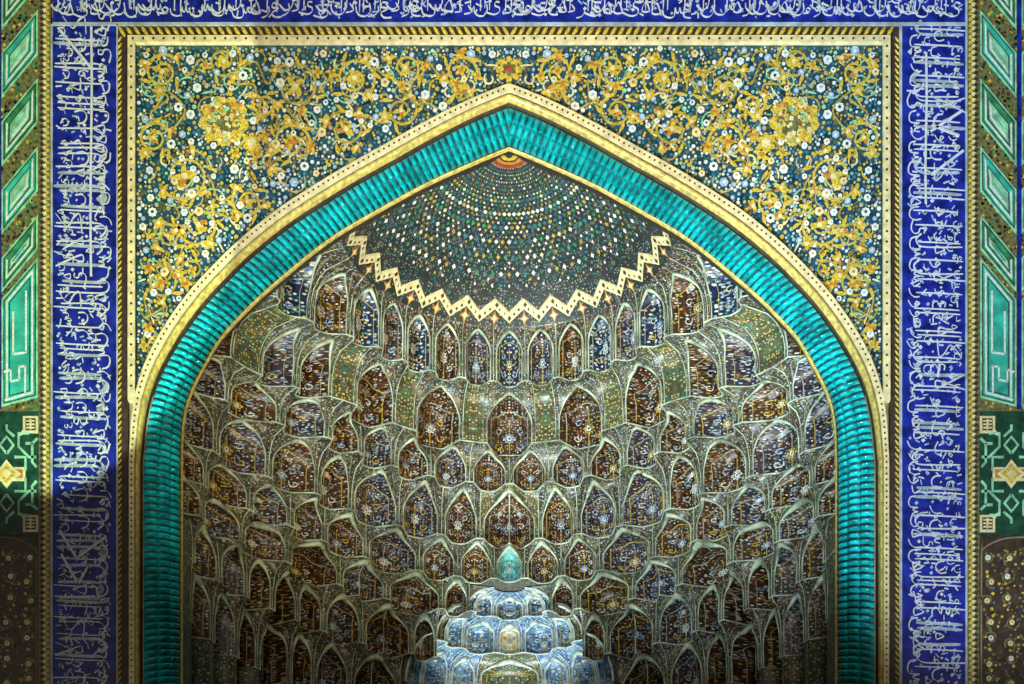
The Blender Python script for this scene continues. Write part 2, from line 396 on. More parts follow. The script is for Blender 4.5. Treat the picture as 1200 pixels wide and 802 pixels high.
def leaf_mesh():
    mb = MB(); mb.plate([(x*M, z*M) for x, z in [(0, 1), (.3, .45), (.28, -.1), (.1, -.6), (0, -1), (-.16, -.5), (-.2, 0), (-.12, .5)]], 0, .012)
    return mb.mesh('leaf', [MT['ochre']])
LEAF = leaf_mesh()
rnd = random.Random(11)
spir = [(216, 205, 30), (346, 100, 30), (190, 82, 22), (300, 180, 24), (232, 262, 26), (188, 330, 22), (415, 90, 26), (405, 150, 24), (475, 78, 22), (470, 128, 20), (540, 82, 20), (196, 275, 18), (340, 165, 24), (262, 70, 22), (290, 235, 20), (178, 395, 13), (180, 160, 20), (225, 315, 18), (310, 120, 15), (540, 108, 10)]
occupied = []
def add_spiral(mbv, cx, cy, r, hand, a0):
    pts = []
    for i in range(40):
        t = i/39; a = a0+hand*t*2.9*math.pi; rr = r*(1-.72*t)
        pts.append(((cx+rr*math.cos(a)-AX)*M, zi(cy+rr*math.sin(a))))
    mbv.ribbon(pts, [M*(3.2-1.2*i/39) for i in range(40)], .034, .012)
    return pts
for side in (-1, 1):
    for k, (cx, cy, r) in enumerate(spir):
        X = cx if side < 0 else 2*AX-cx; hand = 1 if (k % 2) ^ (side > 0) else -1
        a0 = rnd.uniform(0, 6.28) if side < 0 else None
        if side < 0: spir_a = globals().setdefault('SA', {}); spir_a[k] = a0
        else: a0 = math.pi-SA[k]
        mbv = MB(); add_spiral(mbv, X, cy, r, hand, a0); mbv.build('vine_scroll', MT['vine' if k % 2 else 'ochre'], sp)
        rr = random.Random(k)
        link('palmette', PALMS[k % 7], sp, F(X, cy, .030), (0, side*rr.uniform(-1, 1), 0), (r*.42, 1, r*.42))
        occupied.append((X, cy, r*.34))
        for q in range(6):
            a = a0+hand*(.3+q*.95); px, py = X+r*1.03*math.cos(a), cy+r*1.03*math.sin(a)
            if inside(px, py, 8):
                link('leaf' if q % 2 else 'palmette', LEAF if q % 2 else PALMS[(k+q) % 7], sp, F(px, py, .028), (0, a+hand*.9, 0), (8.5, 1, 8) if q % 2 else (8, 1, 8)); occupied.append((px, py, 5))
    # medallion
    X = 262 if side < 0 else 2*AX-262
    mb = MB(); c = F(X, 140)
    mb.plate(petals(30*M, 9, .8, c.x, c.z, .4), .026, .015, 0); mb.plate(petals(21*M, 7, .7, c.x, c.z, .2), .020, .012, 1)
    q_ = random.Random(31)
    for k in range(70):
        a = q_.uniform(0, 6.28); d_ = 28*math.sqrt(q_.random()); r_ = q_.uniform(1.3, 3.4)
        mb.plate(petals(r_*M, q_.choice((3, 4, 5)), .6, c.x-side*d_*M*math.cos(a), c.z+d_*M*math.sin(a), q_.uniform(0, 3)), .014-.00005*k, .012, q_.choice((2, 3, 3, 4, 0, 5)))
    for k in range(13):
        a = q_.uniform(0, 6.28); d_ = q_.uniform(4, 22); e_ = q_.uniform(0, 6.28); l_ = q_.uniform(5, 9)
        x_, z_ = c.x-side*d_*M*math.cos(a), c.z+d_*M*math.sin(a)
        mb.ribbon(catmull([(x_-side*l_*t_*M*math.cos(e_+t_), z_+l_*t_*M*math.sin(e_+t_)) for t_ in (-1, -.3, .4, 1)], 4), 1.7*M, .008-.0001*k, .012, q_.choice((3, 0, 5)))
    mb.build('medallion', [MT['ochre'], MT['olive'], MT['gold'], MT['cream'], MT['orange'], MT['mint']], sp); occupied.append((X, 140, 27))
    c = F(X-side*33, 166); mb = MB(); mb.plate(petals(12*M, 6, .6, c.x, c.z), .024, .015, 0); mb.plate(petals(6*M, 6, .6, c.x, c.z), .018, .015, 1)
    mb.build('rosette', [MT['ochre'], MT['cream']], sp); occupied.append((X-side*33, 166, 11))
c = F(AX, 80); mb = MB(); mb.plate(petals(16*M, 8, .65, c.x, c.z), .024, .015, 0); mb.plate(petals(9*M, 6, .6, c.x, c.z), .018, .012, 1); mb.plate(petals(4*M, 6, .6, c.x, c.z), .012, .012, 2)
mb.build('rosette', [MT['ochre'], MT['olive'], MT['red']], sp); occupied.append((AX, 80, 15))
# stems that join the scrolls into one growing vine
for side in (-1, 1):
    done = set()
    for k, (cx, cy, r) in enumerate(spir):
        near_ = sorted(range(len(spir)), key=lambda j: math.dist(spir[j][:2], (cx, cy)))[1:4]
        for j in near_:
            if (j, k) in done: continue
            done.add((k, j)); x2, y2, r2 = spir[j]; dx, dy = x2-cx, y2-cy; l = math.hypot(dx, dy) or 1
            bow = .22*l*(1 if (k+j) % 2 else -1)
            pp = catmull([(cx+dx/l*r, cy+dy/l*r), (cx+dx*.4-dy/l*bow*.6, cy+dy*.4+dx/l*bow*.6), (cx+dx*.62+dy/l*bow*.4, cy+dy*.62-dx/l*bow*.4), (x2-dx/l*r2, y2-dy/l*r2)], 5)
            if not all(inside(x, y, 3) for x, y in pp) or l < r+r2+2: continue
            mbv = MB(); mbv.ribbon([(((x if side < 0 else 2*AX-x)-AX)*M, zi(y)) for x, y in pp], 2.0*M, .0355, .012); mbv.build('vine_stem', MT['vine'], sp)
# white scrolls
for side in (-1, 1):
    rr = random.Random(5)
    for k in range(64):
        for tr in range(60):
            cx, cy = rr.uniform(165, AX), rr.uniform(58, 420); r = rr.uniform(5, 8) if k < 20 else rr.uniform(9, 17); a0 = rr.uniform(0, 6.28); hd = rr.choice((-1, 1))
            if inside(cx, cy, r+2): break
        X = cx if side < 0 else 2*AX-cx
        pts = []
        for i in range(16):
            a = a0+hd*i/15*4.6; q = r*(1-.3*i/15); pts.append(((X+(-side)*q*math.cos(a)-AX)*M, zi(cy+q*math.sin(a))))
        mbv = MB(); mbv.ribbon(pts, (2.0 if k < 20 else 1.4)*M, .036, .010); mbv.build('white_scroll' if k < 20 else 'fine_scroll', MT['cream' if k < 20 else ('sand', 'vine', 'mint')[k % 3]], sp)
# blossoms: the larger ones as parts, the tiny ones as one mass
pts = []
rr = random.Random(3)
def free(px, py, r, lst, gap):
    return all((px-a)**2+(py-b)**2 > (r+c_)**2*gap for a, b, c_ in lst)
big = []
for tr in range(9000):
    px, py, r = rr.uniform(162, AX), rr.uniform(54, 440), rr.choice((3.4, 4.0, 4.6, 5.6))
    if inside(px, py, r) and free(px, py, r, big, 1.9) and free(px, py, r*.6, occupied, .8):
        big.append((px, py, r))
        if len(big) >= 105: break
for px, py, r in big:
    k = rr.randrange(5); a = rr.uniform(0, 6)
    for X in (px, 2*AX-px):
        link('flower', FL[k], sp, F(X, py, .027 if k else .026), (0, a if X == px else -a, 0), (r, 1, r))
small = []; allb = big[:]
grid = {}
def put(p): grid.setdefault((int(p[0]//12), int(p[1]//12)), []).append(p)
for p in allb: put(p)
def near(px, py):
    i, j = int(px//12), int(py//12)
    return [q for a in (-1, 0, 1) for b in (-1, 0, 1) for q in grid.get((i+a, j+b), [])]
for tr in range(60000):
    px, py, r = rr.uniform(159, AX), rr.uniform(52, 446), rr.uniform(1.1, 2.8)
    if inside(px, py, r) and all((px-a)**2+(py-b)**2 > (r+c_+.25)**2 for a, b, c_ in near(px, py)) and all((px-a)**2+(py-b)**2 > (r+c_*.8)**2 for a, b, c_ in occupied):
        p = (px, py, r); small.append(p); put(p)
mb = MB()
for px, py, r in small:
    mi = rr.choices(range(7), (3, 2, 3, 4, 2, 4, 4))[0]; a0 = rr.uniform(0, 3)
    for X in (px, 2*AX-px):
        c = F(X, py); mb.plate([(c.x+r*M*math.cos(a0+k*math.pi/3), c.z+r*M*math.sin(a0+k*math.pi/3)) for k in range(6)], .037, .010, mi)
tag(mb.build('blossom_dots', [MT['white'], MT['lblue'], MT['sand'], MT['ochre'], MT['mint'], MT['olive'], MT['mteal']], sp), kind='stuff')
mb = MB()
for k in range(420):
    px, py = rr.uniform(162, AX), rr.uniform(55, 440)
    a = rr.uniform(0, 6.28); l = rr.uniform(7, 16); cv = rr.uniform(-1.6, 1.6); mi = rr.choices(range(4), (4, 3, 2, 2))[0]
    pp = []; x_, y_ = px, py; ok = True
    for i in range(7):
        pp.append((x_, y_)); ok = ok and inside(x_, y_, 2); x_ += l/6*math.cos(a+cv*i/6); y_ += l/6*math.sin(a+cv*i/6)
    if ok:
        for sg_ in (0, 1): mb.ribbon([(((2*AX-x if sg_ else x)-AX)*M, zi(y)) for x, y in pp], [M*(.5+1.5*math.sin(math.pi*(i+.6)/7)) for i in range(7)], .0335+.00001*k, .009, mi)
tag(mb.build('stems', [MT['ochre'], MT['olive'], MT['cream'], MT['mint']], sp), kind='stuff')

# ------------------------------------------------------------------ calligraphy
GLY = {
 'alif': [[(.03, 1), (.0, .55), (-.02, 0)]],
 'lam': [[(.0, 1), (.0, .3), (-.04, .05), (-.18, -.02), (-.30, .10)]],
 'nun': [[(.2, .28), (.22, .05), (.1, -.1), (-.08, -.1), (-.2, .02), (-.22, .22)], [(-.02, .25), (.04, .19)]],
 'ra': [[(.1, .22), (.12, .05), (.02, -.1), (-.16, -.17)]],
 'waw': [[(.1, .08), (.02, .2), (-.05, .12), (.04, .05), (.12, .1), (.1, -.05), (-.12, -.17)]],
 'ha': [[(.14, .0), (.02, .32), (-.13, .04), (.0, -.03), (.14, .0)]],
 'kaf': [[(.38, .85), (-.1, .5), (.2, .22), (.26, .02), (-.38, .0)]],
 'sin': [[(.4, .2), (.36, .03), (.28, .05), (.24, .2), (.2, .03), (.12, .05), (.08, .2), (.05, -.08), (-.1, -.15), (-.3, -.08), (-.36, .12)]],
 'mim': [[(.04, .02), (.11, .12), (.0, .18), (-.06, .06), (.05, .0), (-.18, -.02)]],
 'ya': [[(.2, .28), (.05, .3), (.02, .16), (.16, .08), (.15, -.08), (-.05, -.15), (-.34, -.05)]],
 'ayn': [[(.12, .3), (-.05, .34), (-.1, .2), (.1, .14), (-.12, .02), (-.05, -.13), (.18, -.15)]],
 'dal': [[(.0, .28), (.11, .06), (-.14, .0)]],
 'lamalif': [[(.25, .95), (.0, .35), (-.12, .0), (.05, -.04), (.1, .1), (-.25, .9)]],
 'mark': [[(.07, .05), (-.07, -.05)]],
}
def glyph_mesh(name, w=.046, mat='letter'):
    mb = MB()
    for st in GLY[name]:
        pts = catmull(st, 6 if len(st) > 3 else 3); ws = []
        for i in range(len(pts)):
            a = pts[max(i-1, 0)]; c = pts[min(i+1, len(pts)-1)]; an = math.atan2(c[1]-a[1], c[0]-a[0])
            ws.append(w*(.28+.95*abs(math.sin(an-.9)))*(.55 if i in (0, len(pts)-1) else 1))
        mb.ribbon(pts, ws, 0, .014)
    return mb.mesh('letter', MT[mat])
GM = {k: glyph_mesh(k, .030 if k in ('alif', 'lam') else .041) for k in GLY}; GMP = {k: glyph_mesh(k, .075, 'pale') for k in ('alif', 'lam', 'kaf')}
def band(label, poly, origin, ex, ez, length, height, seed, asc, longs, dia):
    """origin: facade pixel of the reading start at the baseline edge; ex: pixel direction of local +x, ez: of local +z"""
    t = empty('inscription_band', label, 'inscription', F(*poly[0]))
    mb = MB(); mb.plate([((x-AX)*M, zi(y)) for x, y in poly], 0, .07); mb.build('blue_ground', MT['navy'], t)
    rr = random.Random(seed)
    # border fillets
    cx = [p[0] for p in poly]; cy = [p[1] for p in poly]
    rot = math.atan2(ex[1], ex[0])       # facade y rotates about -y axis
    def put(name, me, lx, lz, sc, rz=0, y=-.010, sx=1):
        px = origin[0]+ex[0]*lx+ez[0]*lz; py = origin[1]+ex[1]*lx+ez[1]*lz
        link(name, me, t, F(px, py, y), (0, rot+rz, 0), (sc*sx, 1, sc))
    U = height*M
    x = 8.0; low = ['nun', 'ra', 'sin', 'waw', 'ha', 'mim', 'ya', 'ayn', 'dal', 'sin', 'nun', 'ha']
    while x < length:
        k = rr.choice(low); sc = U*rr.uniform(.44, .56); wdt = {'sin': .8, 'nun': .5, 'ya': .6}.get(k, .36)*sc/M
        put('letter', GM[k], x+wdt/2, height*rr.uniform(.12, .19), sc, rr.uniform(-.1, .1)); x += wdt*.86+1
    x = 4.0
    while x < length:
        k = rr.choice(low+['lamalif', 'kaf']); sc = U*rr.uniform(.38, .52); wdt = {'sin': .8, 'nun': .5, 'ya': .6, 'lamalif': .5, 'kaf': .7}.get(k, .36)*sc/M
        put('letter', GM[k], x+wdt/2, height*rr.uniform(.48, .58), sc, rr.uniform(-.15, .15), -.014); x += wdt*1.15+2
    x = 3.0
    while x < length:
        n = rr.choice((1, 2, 2, 3))
        for q in range(n):
            pale = rr.random() < asc
            put('letter_stem', (GMP if pale else GM)['alif' if rr.random() < .7 else 'lam'], x, height*rr.uniform(.14, .22), U*rr.uniform(.72, .84), 0, -.006 if pale else -.011); x += rr.uniform(4.5, 7.5)
        x += rr.uniform(6, 17)
    x = 6.0
    while x < length:
        k = rr.choice(low); sc = U*rr.uniform(.24, .34)
        put('letter', GM[k], x, height*rr.choice((.36, .74, .80, .86)), sc, rr.uniform(-.3, .3), -.017); x += rr.uniform(8, 15)
    mb = MB()
    for i in range(int(length*height/95)):       # vowel marks and dots
        lx, lz = rr.uniform(0, length), rr.uniform(.08, .95)*height
        px = origin[0]+ex[0]*lx+ez[0]*lz; py = origin[1]+ex[1]*lx+ez[1]*lz; c = F(px, py)
        if rr.random() < .6:
            a = rr.uniform(0, 3.1); l = rr.uniform(2, 4)*M; mb.ribbon([(c.x-l*math.cos(a), c.z-l*math.sin(a)), (c.x+l*math.cos(a), c.z+l*math.sin(a))], 1.5*M, -.008, .012, rr.randrange(2))
        else:
            r = rr.uniform(1.4, 2.6)*M; mb.plate(star_poly(r, 4, .7, cx=c.x, cz=c.z), -.009, .012, rr.randrange(2))
    tag(mb.build('vowel_marks', [MT['letter'], MT['lblue']], t), kind='stuff')
    mb = MB()
    for (lx0, lx1, lz) in longs:                  # long drawn out strokes
        pp = []
        for i in range(12):
            u = i/11; lx = lx0+(lx1-lx0)*u; l2 = lz+.7*math.sin(u*6)
            pp.append(((origin[0]+ex[0]*lx+ez[0]*l2-AX)*M, zi(origin[1]+ex[1]*lx+ez[1]*l2)))
        mb = MB(); mb.ribbon(pp, 2.6*M, -.019, .018); mb.build('long_stroke', MT['letter'], t)
    for (a, b) in dia:                            # slanting kaf arms (facade pixels)
        mb = MB(); mb.ribbon([((q[0]-AX)*M, zi(q[1])) for q in resample([a, b], 6)[0]], 2.8*M, -.020, .018); mb.build('kaf_arm', MT['letter'], t)
    return t
bl = band('blue vertical inscription band on the side with a dark lower end and slanting strokes', [(62, 29), (136.5, 29), (136.5, 1000), (62, 1000)], (134, 870), (0, -1), (-1, 0), 838, 70, 21, .45, [(545, 838, 27)],
     [((69, 34), (108, 82)), ((70, 622), (90, 655)), ((90, 655), (124, 630)), ((72, 650), (92, 685)), ((92, 685), (103, 665)), ((70, 701), (112, 700))])
br = band('bright cobalt vertical inscription band with white script standing opposite the shaded one', [(1057, 29), (1131, 29), (1131, 1000), (1057, 1000)], (1060, 32), (0, 1), (1, 0), 838, 70, 22, .3, [(30, 208, 25), (395, 410, 40)],
     [((1090, 155), (1128, 130)), ((1092, 147), (1124, 160)), ((1092, 205), (1129, 177))])
bt = band('horizontal blue inscription band running above the spandrels', [(62, -45), (1131, -45), (1131, 27), (62, 27)], (66, 25), (1, 0), (0, -1), 1060, 68, 23, .2, [], [])
for t, poly in ((bl, [(59.5, 29), (62, 29), (62, 1000), (59.5, 1000)]), (bl, [(136.5, 29), (138.5, 29), (138.5, 1000), (136.5, 1000)]), (br, [(1131, -45), (1133.5, -45), (1133.5, 1000), (1131, 1000)]),
                (br, [(1053.5, 31), (1057, 31), (1057, 1000), (1053.5, 1000)]), (bt, [(62, 27), (1131, 27), (1131, 30.5), (62, 30.5)])):
    mb = MB(); mb.plate([((x-AX)*M, zi(y)) for x, y in poly], -.018, .09); mb.build('border_fillet', MT['pale'], t)

# ------------------------------------------------------------------ outer panels beside the inscription bands
def clip_convex(poly, axis, lim, keep_less):
    out = []
    for i in range(len(poly)):
        a, b = poly[i], poly[(i+1) % len(poly)]
        ia = (a[axis] <= lim) if keep_less else (a[axis] >= lim); ib = (b[axis] <= lim) if keep_less else (b[axis] >= lim)
        if ia: out.append(a)
        if ia != ib:
            u = (lim-a[axis])/(b[axis]-a[axis]); out.append(tuple(p+(q-p)*u for p, q in zip(a, b)))
    return out
def inset(poly, w):
    n = len(poly); out = []; ar = sum(poly[i][0]*poly[(i+1) % n][1]-poly[(i+1) % n][0]*poly[i][1] for i in range(n)); sg = 1 if ar > 0 else -1
    for i in range(n):
        p0, p1, p2 = poly[i-1], poly[i], poly[(i+1) % n]
        def nrm(a, b): l = math.hypot(b[0]-a[0], b[1]-a[1]) or 1; return (-(b[1]-a[1])/l*sg, (b[0]-a[0])/l*sg)
        n1, n2 = nrm(p0, p1), nrm(p1, p2); k = 1+n1[0]*n2[0]+n1[1]*n2[1]
        out.append((p1[0]+(n1[0]+n2[0])*w/max(k, .25), p1[1]+(n1[1]+n2[1])*w/max(k, .25)))
    return out
for side in (-1, 1):
    mirror = (lambda q: q) if side > 0 else (lambda q: (2*AX-q[0], q[1]))
    def pl(mb, poly, yf, th, m=0): mb.plate([((x-AX)*M, zi(y)) for x, y in map(mirror, poly)], yf, th, m)
    word = 'beside the bright cobalt inscription' if side > 0 else 'beside the inscription with the dark lower end'
    # strip border (a thing running the whole height)
    t = empty('border_strip', 'narrow olive gold braided border strip '+word, 'border', F(*mirror((1141, 400))))
    mb = MB(); pl(mb, [(1133.5, -45), (1147.5, -45), (1147.5, 1000), (1133.5, 1000)], -.006, .07); mb.build('strip_ground', MT['olive'], t)
    mb = MB()
    for i in range(150):
        y = -40+i*7.0
        for k, (dx, mi) in enumerate(((-3.4, 0), (3.4, 1), (0, 2))):
            cx, cy = 1140.5+dx, y+(3.5 if k == 2 else 0); r = 2.1
            pl(mb, [(cx+r*1.3, cy-r*.5), (cx+r*.5, cy+r*1.1), (cx-r*1.3, cy+r*.5), (cx-r*.5, cy-r*1.1)], -.012-.001*k, .02, mi)
    tag(mb.build('braid_tiles', [MT['ochre'], MT['dark'], MT['cream']], t), kind='stuff')
    # upper panel of slanting lozenges
    t = empty('tile_panel', 'turquoise slanting lozenge panel '+word, 'tile panel', F(*mirror((1172, 240))))
    x0, x1, xc = 1148.5, 1194, 1194
    mb = MB(); pl(mb, [(1147.5, -45), (1242, -45), (1242, 482), (1147.5, 482)], .0, .07); mb.build('floral_ground', MT['olive'], t)
    mb = MB()
    for i in range(1500):
        cx, cy, r = rr.uniform(1150, 1240), rr.uniform(-40, 480), rr.uniform(1.3, 2.4); pl(mb, [(cx+r*math.cos(k*math.pi/3), cy+r*math.sin(k*math.pi/3)) for k in range(6)], -.004, .01, rr.randrange(4))
    tag(mb.build('floral_dots', [MT['ochre'], MT['dark'], MT['green'], MT['dark']], t), kind='stuff')
    for mir in (0, 1):
        for k in range(6):
            yt = -68+80*k
            hh = 40 if k == 4 else 52; q = [(x0, yt), (x0, yt+hh), (x1-3, yt+hh+51), (x1-3, yt+51)]
            if k == 5: q = [(x0, 302), (x0, 466), (x1-3, 477), (x1-3, 352)]
            if k == 5 and False: pass
            if mir: q = [(2*xc-x, y) for x, y in q][::-1]
            lz = MB(); pl(lz, q, -.012, .02, 3)
            pl(lz, inset(q, 2.2), -.015, .012, 5); pl(lz, inset(q, 3.6), -.018, .012, 0 if k % 2 else 1); pl(lz, inset(q, 9), -.0195, .01, 5); pl(lz, inset(q, 10.2), -.021, .01, 3 if k != 5 else 0)
            a = inset(q, 5.5); b_ = inset(q, 7.6)
            n = len(a)
            for i in range(n):
                if i == 3 and k != 5: continue
                pl(lz, [a[i], a[(i+1) % n], b_[(i+1) % n], b_[i]], -.024, .012, 2)
            a = inset(q, 12); b_ = inset(q, 13.8)
            if k != 5:
                for i in range(n): pl(lz, [a[i], a[(i+1) % n], b_[(i+1) % n], b_[i]], -.0245, .012, 2 if i < 2 else 3)
                pl(lz, inset(q, 16.5), -.022, .012, 4)
            else:
                fx = lambda x: (2*xc-x) if mir else x
                def bar(xa, ya, xb, yb, w=2.2, mm=2):
                    l = math.hypot(xb-xa, yb-ya); nx, ny = -(yb-ya)/l*w/2, (xb-xa)/l*w/2
                    pl(lz, [(fx(xa+nx), ya+ny), (fx(xb+nx), yb+ny), (fx(xb-nx), yb-ny), (fx(xa-nx), ya-ny)], -.030, .012, mm)
                for s_ in ((1162, 342, 1162, 414), (1162, 414, 1177, 416), (1177, 416, 1177, 366), (1163, 430, 1163, 463), (1163, 463, 1187, 470), (1163, 430, 1170, 431), (1170, 431, 1170, 446), (1170, 446, 1180, 448), (1180, 448, 1180, 434), (1180, 434, 1188, 437)): bar(*s_)
            lz.build('lozenge', [MT['lteal'], MT['green'], MT['white'], MT['mint'], MT['lteal'], MT['dgreen']], t)
    mb = MB(); pl(mb, [(1191.6, -45), (1196.4, -45), (1196.4, 480), (1191.6, 480)], -.020, .03); mb.build('navy_fillet', MT['navy'], t)
    # green strapwork square
    t = empty('tile_panel', 'green strapwork square with cream star '+word, 'tile panel', F(*mirror((1185, 555))))
    mb = MB(); pl(mb, [(1147.5, 482.5), (1222, 482.5), (1222, 628), (1147.5, 628)], .0, .07); mb.build('strapwork_ground', MT['dgreen'], t)
    cx, cy = 1185, 556
    def bars(name, segs, w, mat, yf):
        for sg in segs:
            for fx, fy in ((1, 1), (-1, 1), (1, -1), (-1, -1)):
                if sg[0][0] == 0 and fx < 0: continue
                pts2 = [(cx+fx*x, cy+fy*y) for x, y in sg]
                b2 = MB(); b2.ribbon([((x-AX)*M, zi(y)) for x, y in map(mirror, pts2)], w*M, yf, .012); b2.build(name, MT[mat], t)
    bars('strap', [[(-35, -20), (-26, -20), (-14, -32), (-14, -48), (-26, -48)], [(-35, -8), (-30, -14), (-30, -36)], [(0, -24), (-8, -34), (0, -44), (8, -34), (0, -24)], [(0, -58), (0, -52), (-9, -44)], [(-22, -4), (-22, -20), (-9, -20)], [(-36, -42), (-30, -36), (-22, -36)]], 3.0, 'mint', -.012)
    for fx in (-1, 1):
        for fy in (-1, 1):
            qx, qy = cx+fx*28, cy+fy*58
            b2 = MB(); pl(b2, [(qx-9, qy-10), (qx+9, qy-10), (qx+9, qy+10), (qx-9, qy+10)], -.010, .02, 0)
            pl(b2, [(qx-6, qy-7), (qx+6, qy-7), (qx+6, qy+7), (qx-6, qy+7)], -.014, .01, 1)
            for z in (-4, 0, 4): pl(b2, [(qx-5, qy+z-1), (qx+5, qy+z-1), (qx+5, qy+z+1), (qx-5, qy+z+1)], -.017, .008, 0)
            pl(b2, [(qx-1.2, qy-6), (qx+1.2, qy-6), (qx+1.2, qy+6), (qx-1.2, qy+6)], -.019, .008, 0)
            pl(b2, [(qx-fx*9, qy-fy*6), (qx-fx*15, qy-fy*14), (qx-fx*6, qy-fy*10)], -.011, .015, 0)
            b2.build('corner_square', [MT['cream'], MT['dark']], t)
    b2 = MB(); pl(b2, [(cx-22, cy-8), (cx+22, cy-8), (cx+22, cy+8), (cx-22, cy+8)], -.011, .02, 0); pl(b2, [(cx-19, cy-5), (cx+19, cy-5), (cx+19, cy+5), (cx-19, cy+5)], -.014, .01, 2)
    pl(b2, star_poly(17, 4, .62, cx=cx, cz=cy), -.017, .012, 0); pl(b2, star_poly(12, 4, .62, cx=cx, cz=cy), -.021, .012, 1); pl(b2, star_poly(6, 4, .7, cx=cx, cz=cy), -.025, .012, 0)
    b2.build('star', [MT['cream'], MT['ochre'], MT['orange']], t)
    # lower floral panel with arched head
    t = empty('tile_panel', 'brown floral panel with arched gold edge '+word, 'tile panel', F(*mirror((1185, 800))))
    mb = MB(); pl(mb, [(1147.5, 628.5), (1240, 628.5), (1240, 1000), (1147.5, 1000)], .0, .07); mb.build('floral_ground', MT['brown'], t)
    b2 = MB(); b2.ribbon([((x-AX)*M, zi(y)) for x, y in map(mirror, catmull([(1150, 1000), (1150, 660), (1152, 645), (1162, 637), (1180, 631), (1206, 630.5), (1230, 638), (1236, 660), (1236, 1000)], 6))], 1.6*M, -.008, .02); b2.build('arched_edge', MT['stone'], t)
    sc = random.Random(9)
    for i in range(30):
        cx_, cy_ = 1158+(i % 3)*26+sc.uniform(-4, 4), 655+(i//3)*24+sc.uniform(-4, 4); r = sc.uniform(6, 9); a0 = sc.uniform(0, 6); b2 = MB()
        b2.ribbon([((q[0]-AX)*M, zi(q[1])) for q in map(mirror, [(cx_+r*(1-.6*k/15)*math.cos(a0+k*.35), cy_+r*(1-.6*k/15)*math.sin(a0+k*.35)) for k in range(16)])], 2.2*M, -.008, .012); b2.build('vine_scroll', MT['olive'], t)
        link('flower', FL[sc.randrange(5)] if i % 4 == 0 else FL[3], t, F(*mirror((cx_, cy_)), -.014), None, (3.4, 1, 3.4))
    mb = MB()
    for i in range(420):
        cx_, cy_, r = sc.uniform(1153, 1232), sc.uniform(642, 880), sc.uniform(1.0, 2.2); pl(mb, [(cx_+r*math.cos(k*math.pi/3), cy_+r*math.sin(k*math.pi/3)) for k in range(6)], -.004, .008, sc.randrange(4))
    tag(mb.build('blossom_dots', [MT['olive'], MT['stone'], MT['ochre'], MT['teal']], t), kind='stuff')

